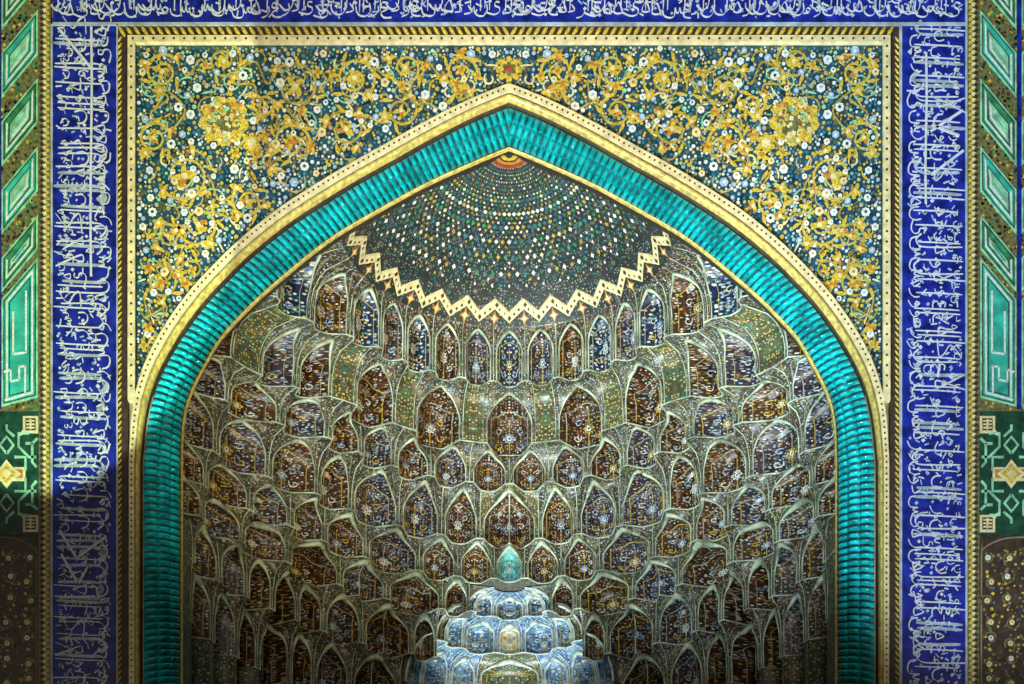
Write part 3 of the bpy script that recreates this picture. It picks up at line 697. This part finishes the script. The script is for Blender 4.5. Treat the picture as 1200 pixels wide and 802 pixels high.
# ------------------------------------------------------------------ muqarnas vault
Y0 = .52
vault = empty('muqarnas_vault', 'honeycomb muqarnas half dome of dark mosaic niches with pale green ribs inside arch', 'vault', (0, Y0, 16))
RIBR = .016
def smooth(t): t = min(max(t, 0), 1); return t*t*(3-2*t)
def zring(py, dp): return CAMZ+(zi(py)-CAMZ)*(1+dp/D)
class Ring: pass
def shape_fn(kind):
    if kind == 'pair': return lambda u: (1-abs(1.7*abs(u)-.7)/1.0)**.8 if abs(u) < 1 else 0.0
    if kind == 'flat': return lambda u: 0.0
    if kind == 'poly': return lambda u: min(1, (1-abs(u))/.5)
    if kind == 'deep': return lambda u: (1-u*u)**.5
    return lambda u: (1-.10*abs(u)/.42) if abs(u) < .42 else .90*(1-abs(u))/.58
def make_tier(parent, ctop, zt, zb, rho, cells, cen, ysq=1.0, mats=None, ribmat='rib', seed=0, ribr=RIBR, a01=(.34, .90), hp=3.0, lip=1.6):
    rr = random.Random(seed*7+3)
    allph = []; allr = []
    def cbot(p):
        import bisect
        i = bisect.bisect_left(allph, p)
        if i <= 0: return allr[0]
        if i >= len(allph): return allr[-1]
        u = (p-allph[i-1])/((allph[i]-allph[i-1]) or 1); return allr[i-1]+(allr[i]-allr[i-1])*u
    cbot.ph = allph; upper = getattr(ctop, 'ph', [])
    def pos(ph, r, z):
        a = math.radians(ph); return Vector((cen[0]+r*math.sin(a), cen[1]+r*math.cos(a)*ysq, z))
    H = zt-zb
    for (p0, p1, kind, dep, pm, hm) in cells:
        pc_, hw = (p0+p1)/2, (p1-p0)/2
        wide = math.radians(p1-p0)*rho(pc_)
        a0, a1 = a01; w = .80 if wide < .9 else .86
        if kind == 'flat': w = .0
        if kind == 'deep': a0, a1, w = .6, .95, .92
        sf = shape_fn(kind); n = 14
        inner = ([w*math.sin(math.pi/2*(-1+2*i/n)) for i in range(n+1)]+[-.42*w, .42*w]) if w else []
        us = inner+[-1, -(1+w)/2, (1+w)/2, 1, 0]+[(q-pc_)/hw for q in upper if p0+1e-6 < q < p1-1e-6]
        us = sorted(set(round(u, 6) for u in us)); us = [u for i, u in enumerate(us) if i == 0 or u-us[i-1] > 1e-4]
        if w:      # keep the exact opening edges
            us = sorted([u for u in us if abs(abs(u)-w) > 2e-3]+[-w, w])
        ang = lambda u: pc_+hw*u
        deep = lambda u: rho(ang(u))+(dep*sf(min(1, abs(u)/w)) if w and abs(u) <= w+1e-9 else 0)
        allph.extend(ang(u) for u in us); allr.extend(deep(u) for u in us)
        def front(u, t):
            r0 = rho(ang(u)); return r0+(ctop(ang(u))-r0)*(1-math.sqrt(max(0, 1-t**(hp(abs(ang(u))) if callable(hp) else hp))))
        def tA(u):
            x = min(1, abs(u)/w); return a0+(a1-a0)*(1-x**1.25)**.56
        def pt(u, t, r): return pos(ang(u), r, zb+H*t)
        # hood: the corbelled front between and over the openings
        mb = MB()
        def sheet(cols, t0):
            rows = []; uvs = []
            for k in range(9):
                row = []; uvr = []
                for u in cols:
                    lo = t0(u); t = lo+(1-lo)*(1-(1-k/8)**1.4); row.append(pt(u, t, front(u, t))); uvr.append((abs(u)*wide/2, H*t+(rho(ang(u))-front(u, t))*.8))
                rows.append(row); uvs.append(uvr)
            mb.grid(rows, 0, uvs)
        if w:
            cin = [u for u in us if -w-1e-9 <= u <= w+1e-9]
            sheet([u for u in us if u <= -w+1e-9], lambda u: 0); sheet(cin, tA); sheet([u for u in us if u >= w-1e-9], lambda u: 0)
        else:
            sheet(us, lambda u: 0)
        hood_mb = mb
        if not w:
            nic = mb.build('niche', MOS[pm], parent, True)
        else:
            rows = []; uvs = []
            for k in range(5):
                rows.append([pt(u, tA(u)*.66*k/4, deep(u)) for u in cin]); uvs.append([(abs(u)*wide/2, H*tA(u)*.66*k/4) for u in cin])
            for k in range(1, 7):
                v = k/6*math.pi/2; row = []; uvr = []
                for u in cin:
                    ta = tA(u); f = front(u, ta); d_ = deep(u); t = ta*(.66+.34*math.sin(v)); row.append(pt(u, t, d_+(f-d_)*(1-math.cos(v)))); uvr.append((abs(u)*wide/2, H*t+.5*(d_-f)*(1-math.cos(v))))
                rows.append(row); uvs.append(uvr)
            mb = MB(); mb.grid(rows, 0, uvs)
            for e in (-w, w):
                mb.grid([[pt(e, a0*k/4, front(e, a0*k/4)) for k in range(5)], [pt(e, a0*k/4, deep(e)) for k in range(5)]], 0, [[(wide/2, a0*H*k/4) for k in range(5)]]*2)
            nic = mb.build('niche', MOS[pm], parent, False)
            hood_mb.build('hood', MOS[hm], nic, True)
            out = [pt(-w, a0*k/3, front(-w, a0*k/3)-.006) for k in range(3)]+[pt(u, tA(u), front(u, tA(u))-.006) for u in cin]+[pt(w, a0*k/3, front(w, a0*k/3)-.006) for k in (2, 1, 0)]
            nn_ = len(out); lp = lip*rr.uniform(.75, 1.25)
            mb = MB(); mb.tube(out, [ribr*(.75+lp*math.sin(math.pi*i/(nn_-1))**3) for i in range(nn_)], 6); mb.build('arch_rib', MT[ribmat], nic, True)
            def surf(u, t):
                ta = tA(u); d_ = deep(u)
                if t <= .66*ta: return pt(u, t, d_-.007)
                v = math.asin(min(1, max(0, (t/ta-.66)/.34))); return pt(u, t, d_+(front(u, ta)-d_)*(1-math.cos(v))-.007)
            mb = MB(); bc = rr.choice((0, 0, 1)); fc = rr.choice((1, 2, 3)); lr = .0075 if wide < .75 else .010
            mb.tube([surf(-w*.78, tA(w*.78)*.84*k/3+.04) for k in range(3)]+[surf(u*.78, tA(u*.78)*.86+.03) for u in cin[1:-1:2]]+[surf(w*.78, tA(w*.78)*.84*k/3+.04) for k in (2, 1, 0)], lr, 4, bc)
            cy_ = a1*rr.uniform(.34, .46); ru, rt = w*.24, .12
            mb.tube([surf(ru*(.75+.25*math.cos(8*a))*math.cos(a), cy_+rt*(.75+.25*math.cos(8*a))*math.sin(a)) for a in [2*math.pi*k/32 for k in range(33)]], lr*1.2, 4, fc)
            mb.tube([surf(ru*.35*math.cos(a), cy_+rt*.35*math.sin(a)) for a in [2*math.pi*k/8 for k in range(9)]], lr*1.6, 4, 2)
            mb.tube([surf(0.001, cy_*.72*k/4+.02) for k in range(5)], lr, 4, 1)
            mb.tube([surf(0.001, cy_+rt+(a1*.78-cy_-rt)*k/4) for k in range(5)], lr, 4, 1)
            for sg in (-1, 1):
                for (cu, cv_, rd, tw) in ((.46*w, cy_*.55, .17*w, 1), (.42*w, cy_*1.35, .15*w, -1)):
                    mb.tube([surf(sg*(cu+rd*(1-.6*k/13)*math.cos(2.6+tw*k*.42)), cv_+rd*.55*(1-.6*k/13)*math.sin(2.6+tw*k*.42)) for k in range(14)], lr, 4, rr.choice((1, 2, 3)))
            tag(mb.build('inlay', [MT['sand'], MT['ochre'], MT['white'], MT['lblue']], nic, True), kind='stuff')
        if w and dep > .05:
            mb = MB()
            mb.tube([pt(0, tA(0)+(1-tA(0))*k/5, front(0, tA(0)+(1-tA(0))*k/5)-.006) for k in range(6)], ribr*.42)
            for sg in (-1, 1):
                path = [(sg*(w+(1-w)*.5), .12), (sg*(w+(1-w)*.35), a0*.9), (sg*w*.80, (tA(w*.8)+1)/2), (sg*w*.45, .97)]
                mb.tube([pt(u_, t_, front(u_, t_)-.006) for u_, t_ in catmull(path, 4)], ribr*.36)
            tag(mb.build('hood_ridges', MT['ridge' if ribmat == 'rib' else ribmat], nic, True), kind='stuff')
        mb = MB(); mb.tube([pt(u, 0, deep(u)-.004) for u in us], ribr*.9); mb.build('sill_rib', MT[ribmat], nic, True)
        mb = MB(); mb.tube([pt(1, k/7, front(1, k/7)-.006) for k in range(8)], ribr*.6); mb.build('side_rib', MT[ribmat], nic, True)
        if kind == 'pair':
            mb = MB(); mb.tube([pt(0, tA(0)*.66*k/4, deep(0)-.006) for k in range(5)]+[pt(0, tA(0)*(.66+.34*math.sin(v)), deep(0)+(front(0, tA(0))-deep(0))*(1-math.cos(v))-.006) for v in (.3, .6, .9, 1.2, 1.5)], ribr*.8); mb.build('middle_rib', MT[ribmat], nic, True)
    return cbot
def mirror_cells(right, centre=None):
    out = []
    for c in right[::-1]: out.append((-c[1], -c[0])+tuple(c[2:]))
    if centre: out.append((-centre[0], centre[0])+tuple(centre[1:]))
    return out+list(right)
def rho_fn(R, a): return lambda ph: R+(a-R)*smooth((abs(ph)-50)/40)
RINGS = [(447, 3.45, 3.98), (520, 3.95, 4.90), (567, 4.30, 5.20), (632, 4.75, 5.42), (678, 5.05, 5.50), (718, 5.30, 5.52), (775, 5.60, 5.55), (845, 5.90, 5.55)]
R0 = 2.86; ZR0 = zring(383, R0+Y0)
s = 11.25
T = []
pm1 = ['navy', 'purple', 'brown', 'navy', 'purple', 'navy', 'brown', 'navy']
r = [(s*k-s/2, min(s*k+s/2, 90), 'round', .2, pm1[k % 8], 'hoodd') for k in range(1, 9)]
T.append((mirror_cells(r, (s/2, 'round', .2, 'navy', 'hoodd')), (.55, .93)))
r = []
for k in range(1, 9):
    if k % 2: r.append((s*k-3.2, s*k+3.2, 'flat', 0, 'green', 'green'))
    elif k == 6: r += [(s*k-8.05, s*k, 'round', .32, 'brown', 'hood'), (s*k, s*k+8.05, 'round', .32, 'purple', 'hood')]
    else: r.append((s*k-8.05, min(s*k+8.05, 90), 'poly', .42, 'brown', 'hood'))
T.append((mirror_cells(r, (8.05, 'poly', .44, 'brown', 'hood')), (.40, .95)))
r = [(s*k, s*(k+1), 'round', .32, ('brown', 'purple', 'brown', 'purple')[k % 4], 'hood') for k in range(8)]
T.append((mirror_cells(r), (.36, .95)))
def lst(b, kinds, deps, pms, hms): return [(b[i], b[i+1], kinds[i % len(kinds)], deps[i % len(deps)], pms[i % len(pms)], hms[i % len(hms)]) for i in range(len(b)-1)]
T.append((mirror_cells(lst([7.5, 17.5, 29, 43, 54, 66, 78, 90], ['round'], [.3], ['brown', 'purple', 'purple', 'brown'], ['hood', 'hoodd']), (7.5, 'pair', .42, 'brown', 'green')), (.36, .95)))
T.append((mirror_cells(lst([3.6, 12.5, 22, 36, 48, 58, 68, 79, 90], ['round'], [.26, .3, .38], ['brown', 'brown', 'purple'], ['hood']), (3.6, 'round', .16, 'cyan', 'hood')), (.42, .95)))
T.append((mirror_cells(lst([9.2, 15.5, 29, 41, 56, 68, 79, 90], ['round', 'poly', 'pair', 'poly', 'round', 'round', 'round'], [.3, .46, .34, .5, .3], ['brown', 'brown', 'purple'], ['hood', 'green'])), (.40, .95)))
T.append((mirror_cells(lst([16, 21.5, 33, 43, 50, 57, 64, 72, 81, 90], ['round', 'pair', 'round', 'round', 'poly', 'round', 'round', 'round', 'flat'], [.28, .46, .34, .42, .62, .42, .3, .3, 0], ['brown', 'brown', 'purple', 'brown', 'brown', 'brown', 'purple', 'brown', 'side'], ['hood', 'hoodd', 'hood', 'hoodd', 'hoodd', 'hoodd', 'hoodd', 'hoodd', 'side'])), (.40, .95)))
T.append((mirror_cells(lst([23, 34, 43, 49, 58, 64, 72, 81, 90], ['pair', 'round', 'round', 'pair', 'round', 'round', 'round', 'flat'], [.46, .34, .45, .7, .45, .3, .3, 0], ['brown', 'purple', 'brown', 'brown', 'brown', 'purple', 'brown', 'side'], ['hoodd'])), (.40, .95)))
ct = lambda ph: R0
zt = ZR0
MAIN = []; MAINCT = []
for i, ((py, dp, a), (cells, a01)) in enumerate(zip(RINGS, T)):
    zb = zring(py, dp); R = dp-Y0
    ct2 = make_tier(vault, ct, zt, zb, rho_fn(R, a), cells, (0, Y0), seed=i, a01=a01, lip=(1.2, 1.2, 1.3, 1.5, 2.0, 3.0, 3.2, 2.6)[i])
    MAIN.append((zt, zb, R)); MAINCT.append(ct2); ct = ct2; zt = zb
# wall below the last tier, out of frame
mb = MB(); zb = zt
for sgn in (-1, 1):
    rows = [[Vector((sgn*ct(p)*math.sin(math.radians(p)), Y0+ct(p)*math.cos(math.radians(p)), z)) for p in [23+67*k/90 for k in range(91)]] for z in (zb, 12.0, 0.0)]
    uvs = [[(.1*k, z) for k in range(91)] for z in (zb, 12.0, 0.0)]
    mb.grid(rows, 0, uvs)
mb.build('lower_wall', MOS['side'], vault, True)
# dome
ZA = zring(181, Y0)
def dome_pt(rad, ph, out=0.0):
    u = rad/R0; z = ZR0+(ZA-ZR0)*(1-u*u*(.55+.45*u)); a = math.radians(ph)
    return Vector((rad*math.sin(a), Y0+rad*math.cos(a), z-out))
rows = [[dome_pt(R0*(i+.02)/20, -92+184*k/96) for k in range(97)] for i in range(21)]
rows[-1] = [dome_pt(R0, -92+184*k/96) for k in range(97)]
uvs = [[(math.radians(-92+184*k/96)*2.0, i*.14) for k in range(97)] for i in range(21)]
mb = MB(); mb.grid(rows, 0, uvs)
dome = mb.build('dome_shell', mosaic('dome_ground', (.016, .024, .026), [(SND, 1), (GRY, 3), (TEA, 2), (BRN, 5)], 24, .26, base2=(.026, .034, .034)), vault, True)
mb = MB(); rr = random.Random(2)
for i in range(28):
    rad = .34+i*.078
    if rad > 2.42: break
    n = 48; big_ = (i % 3 == 0)
    for k in range(n+1):
        if big_ and k % 2 == (i//3) % 2 and rad < .9: continue
        ph = -90+180*(k+(.5 if i % 2 else 0))/n
        wr = min(.034, rad*math.pi/n*.42)*(1.0 if big_ else .6); wa = math.degrees(wr/rad)
        mi = 0 if (i % 2 == 0) and (k+i//2) % 2 and rr.random() < .95 else rr.choices(range(5), (1, 1, 4, 3, 4))[0]
        q = [dome_pt(rad-wr, ph, .012), dome_pt(rad, ph+wa, .012), dome_pt(rad+wr, ph, .012), dome_pt(rad, ph-wa, .012)]
        b = len(mb.v)
        for p in q: mb.v.append(tuple(p))
        for p in q: mb.v.append((p.x, p.y, p.z+.012))
        mb.face((b, b+1, b+2, b+3), mi)
        for e in range(4): mb.face((b+e, b+4+e, b+4+(e+1) % 4, b+(e+1) % 4), mi)
tag(mb.build('star_tiles', [MT['white'], MT['cream'], MT['mteal'], MT['vine'], MT['green']], dome), kind='stuff')
mb = MB()
for rad, mi, w in ((.30, 0, .05), (.22, 1, .05), (.12, 2, .06)):
    mb.grid([[dome_pt(max(rad-w, .001), -90+180*k/32, .02) for k in range(33)], [dome_pt(rad+.02, -90+180*k/32, .02) for k in range(33)]], mi)
mb.build('apex_rosette', [MT['red'], MT['orange'], MT['ochre']], dome)
# zigzag band
for k in range(-8, 9):
    pc = s*k
    if abs(pc) > 86: continue
    mid = [(2.585, pc-s/2), (2.745, pc), (2.585, pc+s/2)]; w = .056
    mb = MB()
    inn_ = [dome_pt(r_-w, p_, .035) for r_, p_ in mid]; out_ = [dome_pt(r_+w, p_, .035) for r_, p_ in mid]
    mb.grid([[p+Vector((0, 0, .04)) for p in inn_], inn_, out_, [p+Vector((0, 0, .04)) for p in out_]], 0)
    for (r_, p_) in [(2.585, pc-s/2+.7), (2.64, pc-s*.33), (2.69, pc-s*.17), (2.74, pc), (2.69, pc+s*.17), (2.64, pc+s*.33)]:
        q = .036 if r_ in (2.585, 2.74) else .024; qa = math.degrees(q/r_)
        mb.grid([[dome_pt(r_-q, p_, .042), dome_pt(r_, p_+qa, .042)], [dome_pt(r_, p_-qa, .042), dome_pt(r_+q, p_, .042)]], 1)
    mb.build('zigzag_tile', [MT['cream'], MT['dark']], dome)
# star tiles in the triangles under the zigzag
for k in range(-8, 8):
    pc = s*(k+.5); a = math.radians(pc); c = dome_pt(2.78, pc, .02)
    mb = MB(); pr = math.degrees(.075/2.76)
    for m_, q, o_ in ((0, 1.25, .018), (1, .72, .024)):
        ring = []
        for e in range(8):
            an = e*math.pi/4; rr_ = (1 if e % 2 == 0 else .45)*q
            ring.append(dome_pt(2.76+.075*rr_*math.cos(an), pc+pr*rr_*math.sin(an), o_))
        b = len(mb.v)
        for p in ring: mb.v.append(tuple(p))
        mb.face(tuple(range(b, b+8)), m_)
    mb.build('star_tile', [MT['orange'], MT['cream']], dome)

# ------------------------------------------------------------------ lit recess in the middle of the vault
YC = 5.40
HPF = lambda p: 7.0-5.3*smooth((p-25)/65)
rec = empty('muqarnas_recess', 'small pale blue lit muqarnas recess at the foot of the honeycomb vault', 'recess', (0, YC, 16))
ZA_, ZB_, ZC_, ZD_ = MAIN[4][1]-.02, zring(726, YC+.66), zring(769, YC+1.13), zring(836, YC+1.6)
Z5, Z6, Z7, Z8 = MAIN[4][1], MAIN[5][1], MAIN[6][1], MAIN[7][1]
c_ = make_tier(rec, lambda ph: .30, ZA_, ZB_, lambda ph: .80, [(-90, -57, 'round', .10, 'dblue', 'blue'), (-57, -23, 'round', .14, 'dblue', 'blue'), (-23, 23, 'round', .2, 'dblue', 'blue'), (23, 57, 'round', .14, 'dblue', 'blue'), (57, 90, 'round', .1, 'dblue', 'blue')], (0, YC), .70, ribmat='prib', ribr=.018, a01=(.70, .95), hp=HPF, lip=2.2)
c_ = make_tier(rec, c_, ZB_, ZC_, lambda ph: 1.40, [(-90, -62, 'round', .14, 'green', 'blue'), (-62, -40, 'round', .14, 'blue', 'blue'), (-40, -10, 'round', .22, 'blue', 'blue'), (-10, 10, 'round', .10, 'glow', 'blue'), (10, 40, 'round', .22, 'blue', 'blue'), (40, 62, 'round', .14, 'blue', 'blue'), (62, 90, 'round', .14, 'green', 'blue')], (0, YC), .70, ribmat='prib', ribr=.02, a01=(.70, .95), hp=HPF, lip=2.2)
c_ = make_tier(rec, c_, ZC_, ZD_, lambda ph: 2.0, [(-90, -60, 'round', .2, 'blue', 'blue'), (-60, -37, 'round', .2, 'blue', 'blue'), (-37, -19, 'round', .16, 'blue', 'blue'), (-19, 19, 'poly', .3, 'green', 'green'), (19, 37, 'round', .16, 'blue', 'blue'), (37, 60, 'round', .2, 'blue', 'blue'), (60, 90, 'round', .2, 'blue', 'blue')], (0, YC), .70, ribmat='prib', ribr=.02, a01=(.70, .95), hp=HPF, lip=2.2)
mb = MB(); zb = ZD_
mb.grid([[Vector((c_(p)*math.sin(math.radians(p)), YC+.70*c_(p)*math.cos(math.radians(p)), z)) for p in range(-90, 91, 4)] for z in (zb, 0.0)], 0, [[(.1*k, z) for k in range(46)] for z in (zb, 0.0)])
mb.build('lower_wall', MOS['blue'], rec, True)
mb = MB(); mb.box(-1.3, 1.3, 3.9, 6.6, 9.15, 9.5); mb.build('ledge', MT['stone'], rec)
# spandrel faces and ledges where the recess meets the main tiers
for sg in (-1, 1):
    for (r0_, r1_, zt_, zb_, ph_, ring, mt_) in ((.30, .80, ZA_, ZB_, 9.2, 5, 'hood'), (.80, 1.40, ZB_, ZC_, 16, 6, 'hood'), (1.40, 2.0, ZC_, ZD_, 23, 7, 'hood')):
        Rm = MAIN[ring][2]; xm = Rm*math.sin(math.radians(ph_)); ym = Y0+Rm*math.cos(math.radians(ph_))
        rows = []; uvs = []
        for k in range(13):
            t = k/12; r_ = r1_+(r0_-r1_)*(1-math.sqrt(max(0, 1-t**HPF(90)))); z = zb_+(zt_-zb_)*t
            ring, ph_ = (5, 9.2) if z > Z6 else ((6, 16) if z > Z7 else (7, 23))
            Rm = MAIN[ring][2]; xm = Rm*math.sin(math.radians(ph_))+.03; ym = Y0+Rm*math.cos(math.radians(ph_))+.03
            rows.append([Vector((sg*(r_+(max(xm, r_)-r_)*q/6), YC+(ym-YC)*(q/6), z)) for q in range(7)]); uvs.append([(.1*q, z) for q in range(7)])
        mb = MB(); mb.grid(rows, 0, uvs); mb.build('spandrel_face', MOS[mt_], rec)
        mb = MB(); mb.tube([r[0]-Vector((0, .01, 0)) for r in rows], .014); mb.build('edge_rib', MT['prib'], rec, True)
    for (i_, pa, pb) in ((4, 0, 10), (5, 8.5, 17), (6, 15, 24)):
        cf = MAINCT[i_]; z_ = MAIN[i_][1]+.004
        ang = [math.radians(pa+(pb-pa)*k/30) for k in range(31)]
        mb = MB(); mb.grid([[Vector((sg*cf(math.degrees(a)*sg)*math.sin(a), Y0+cf(math.degrees(a)*sg)*math.cos(a), z_)) for a in ang], [Vector((sg*5*math.sin(a), (6.3 if i_ == 4 else 5.58), z_+.01)) for a in ang]], 0, [[(.1*k, 0) for k in range(31)], [(.1*k, 2) for k in range(31)]])
        mb.build('ledge_ceiling', MOS['hood'], rec)

# ------------------------------------------------------------------ floodlights
def floodlight(label, loc, target, power, color, size, blend, radius=.35):
    t = empty('floodlight', label, 'floodlight', loc, 'floodlights aimed up at the portal')
    d = (Vector(target)-Vector(loc)).normalized(); q = d.to_track_quat('-Z', 'Y')
    mb = MB(); mb.box(-.3, .3, -.3, .3, 0, .06); mb.box(-.32, -.28, -.06, .06, .05, .5); mb.box(.28, .32, -.06, .06, .05, .5)
    link('bracket', mb.mesh('bracket', MT['metal']), t, loc)
    mb = MB(); mb.box(-.26, .26, -.2, .2, .02, .22); mb.box(-.28, .28, -.22, .22, -.02, .03)
    h = link('housing', mb.mesh('housing', MT['metal']), t, Vector(loc)+Vector((0, 0, .5))); h.rotation_euler = q.to_euler()
    L = bpy.data.lights.new('flood_lamp', 'SPOT'); L.energy = power; L.color = color; L.spot_size = math.radians(size); L.spot_blend = blend; L.shadow_soft_size = radius
    o = bpy.data.objects.new('flood_lamp', L); COL.objects.link(o); o.location = Vector(loc)+Vector((0, 0, .5))+d*.12; o.rotation_euler = q.to_euler()
    return t
floodlight('floodlight on the paving aimed at the right half of the vault', (-12, -20, 0), (2.0, 1, 22.3), 80000, (.80, .97, 1.0), 28, 1)
floodlight('warm floodlight on the paving aimed at the left half of the vault', (12, -20, 0), (-2.0, 1, 22.3), 37000, (1.0, .80, .45), 28, 1)
floodlight('floodlight close to the wall lighting the shaded inscription from below', (-9.0, -14, 0), (-7.6, 0, 22.0), 46000, (.82, 1.0, .74), 14.5, .05, .08)
floodlight('floodlight close to the wall lighting the bright cobalt inscription from below', (9.0, -14, 0), (7.6, 0, 19.8), 26000, (.80, .95, 1.0), 22, .6, .2)
floodlight('small floodlight on the recess ledge shining up into the blue recess', (0, 4.4, 9.5), (0, 5.75, 17), 4000, (.85, 1, 1), 30, .7, .1)
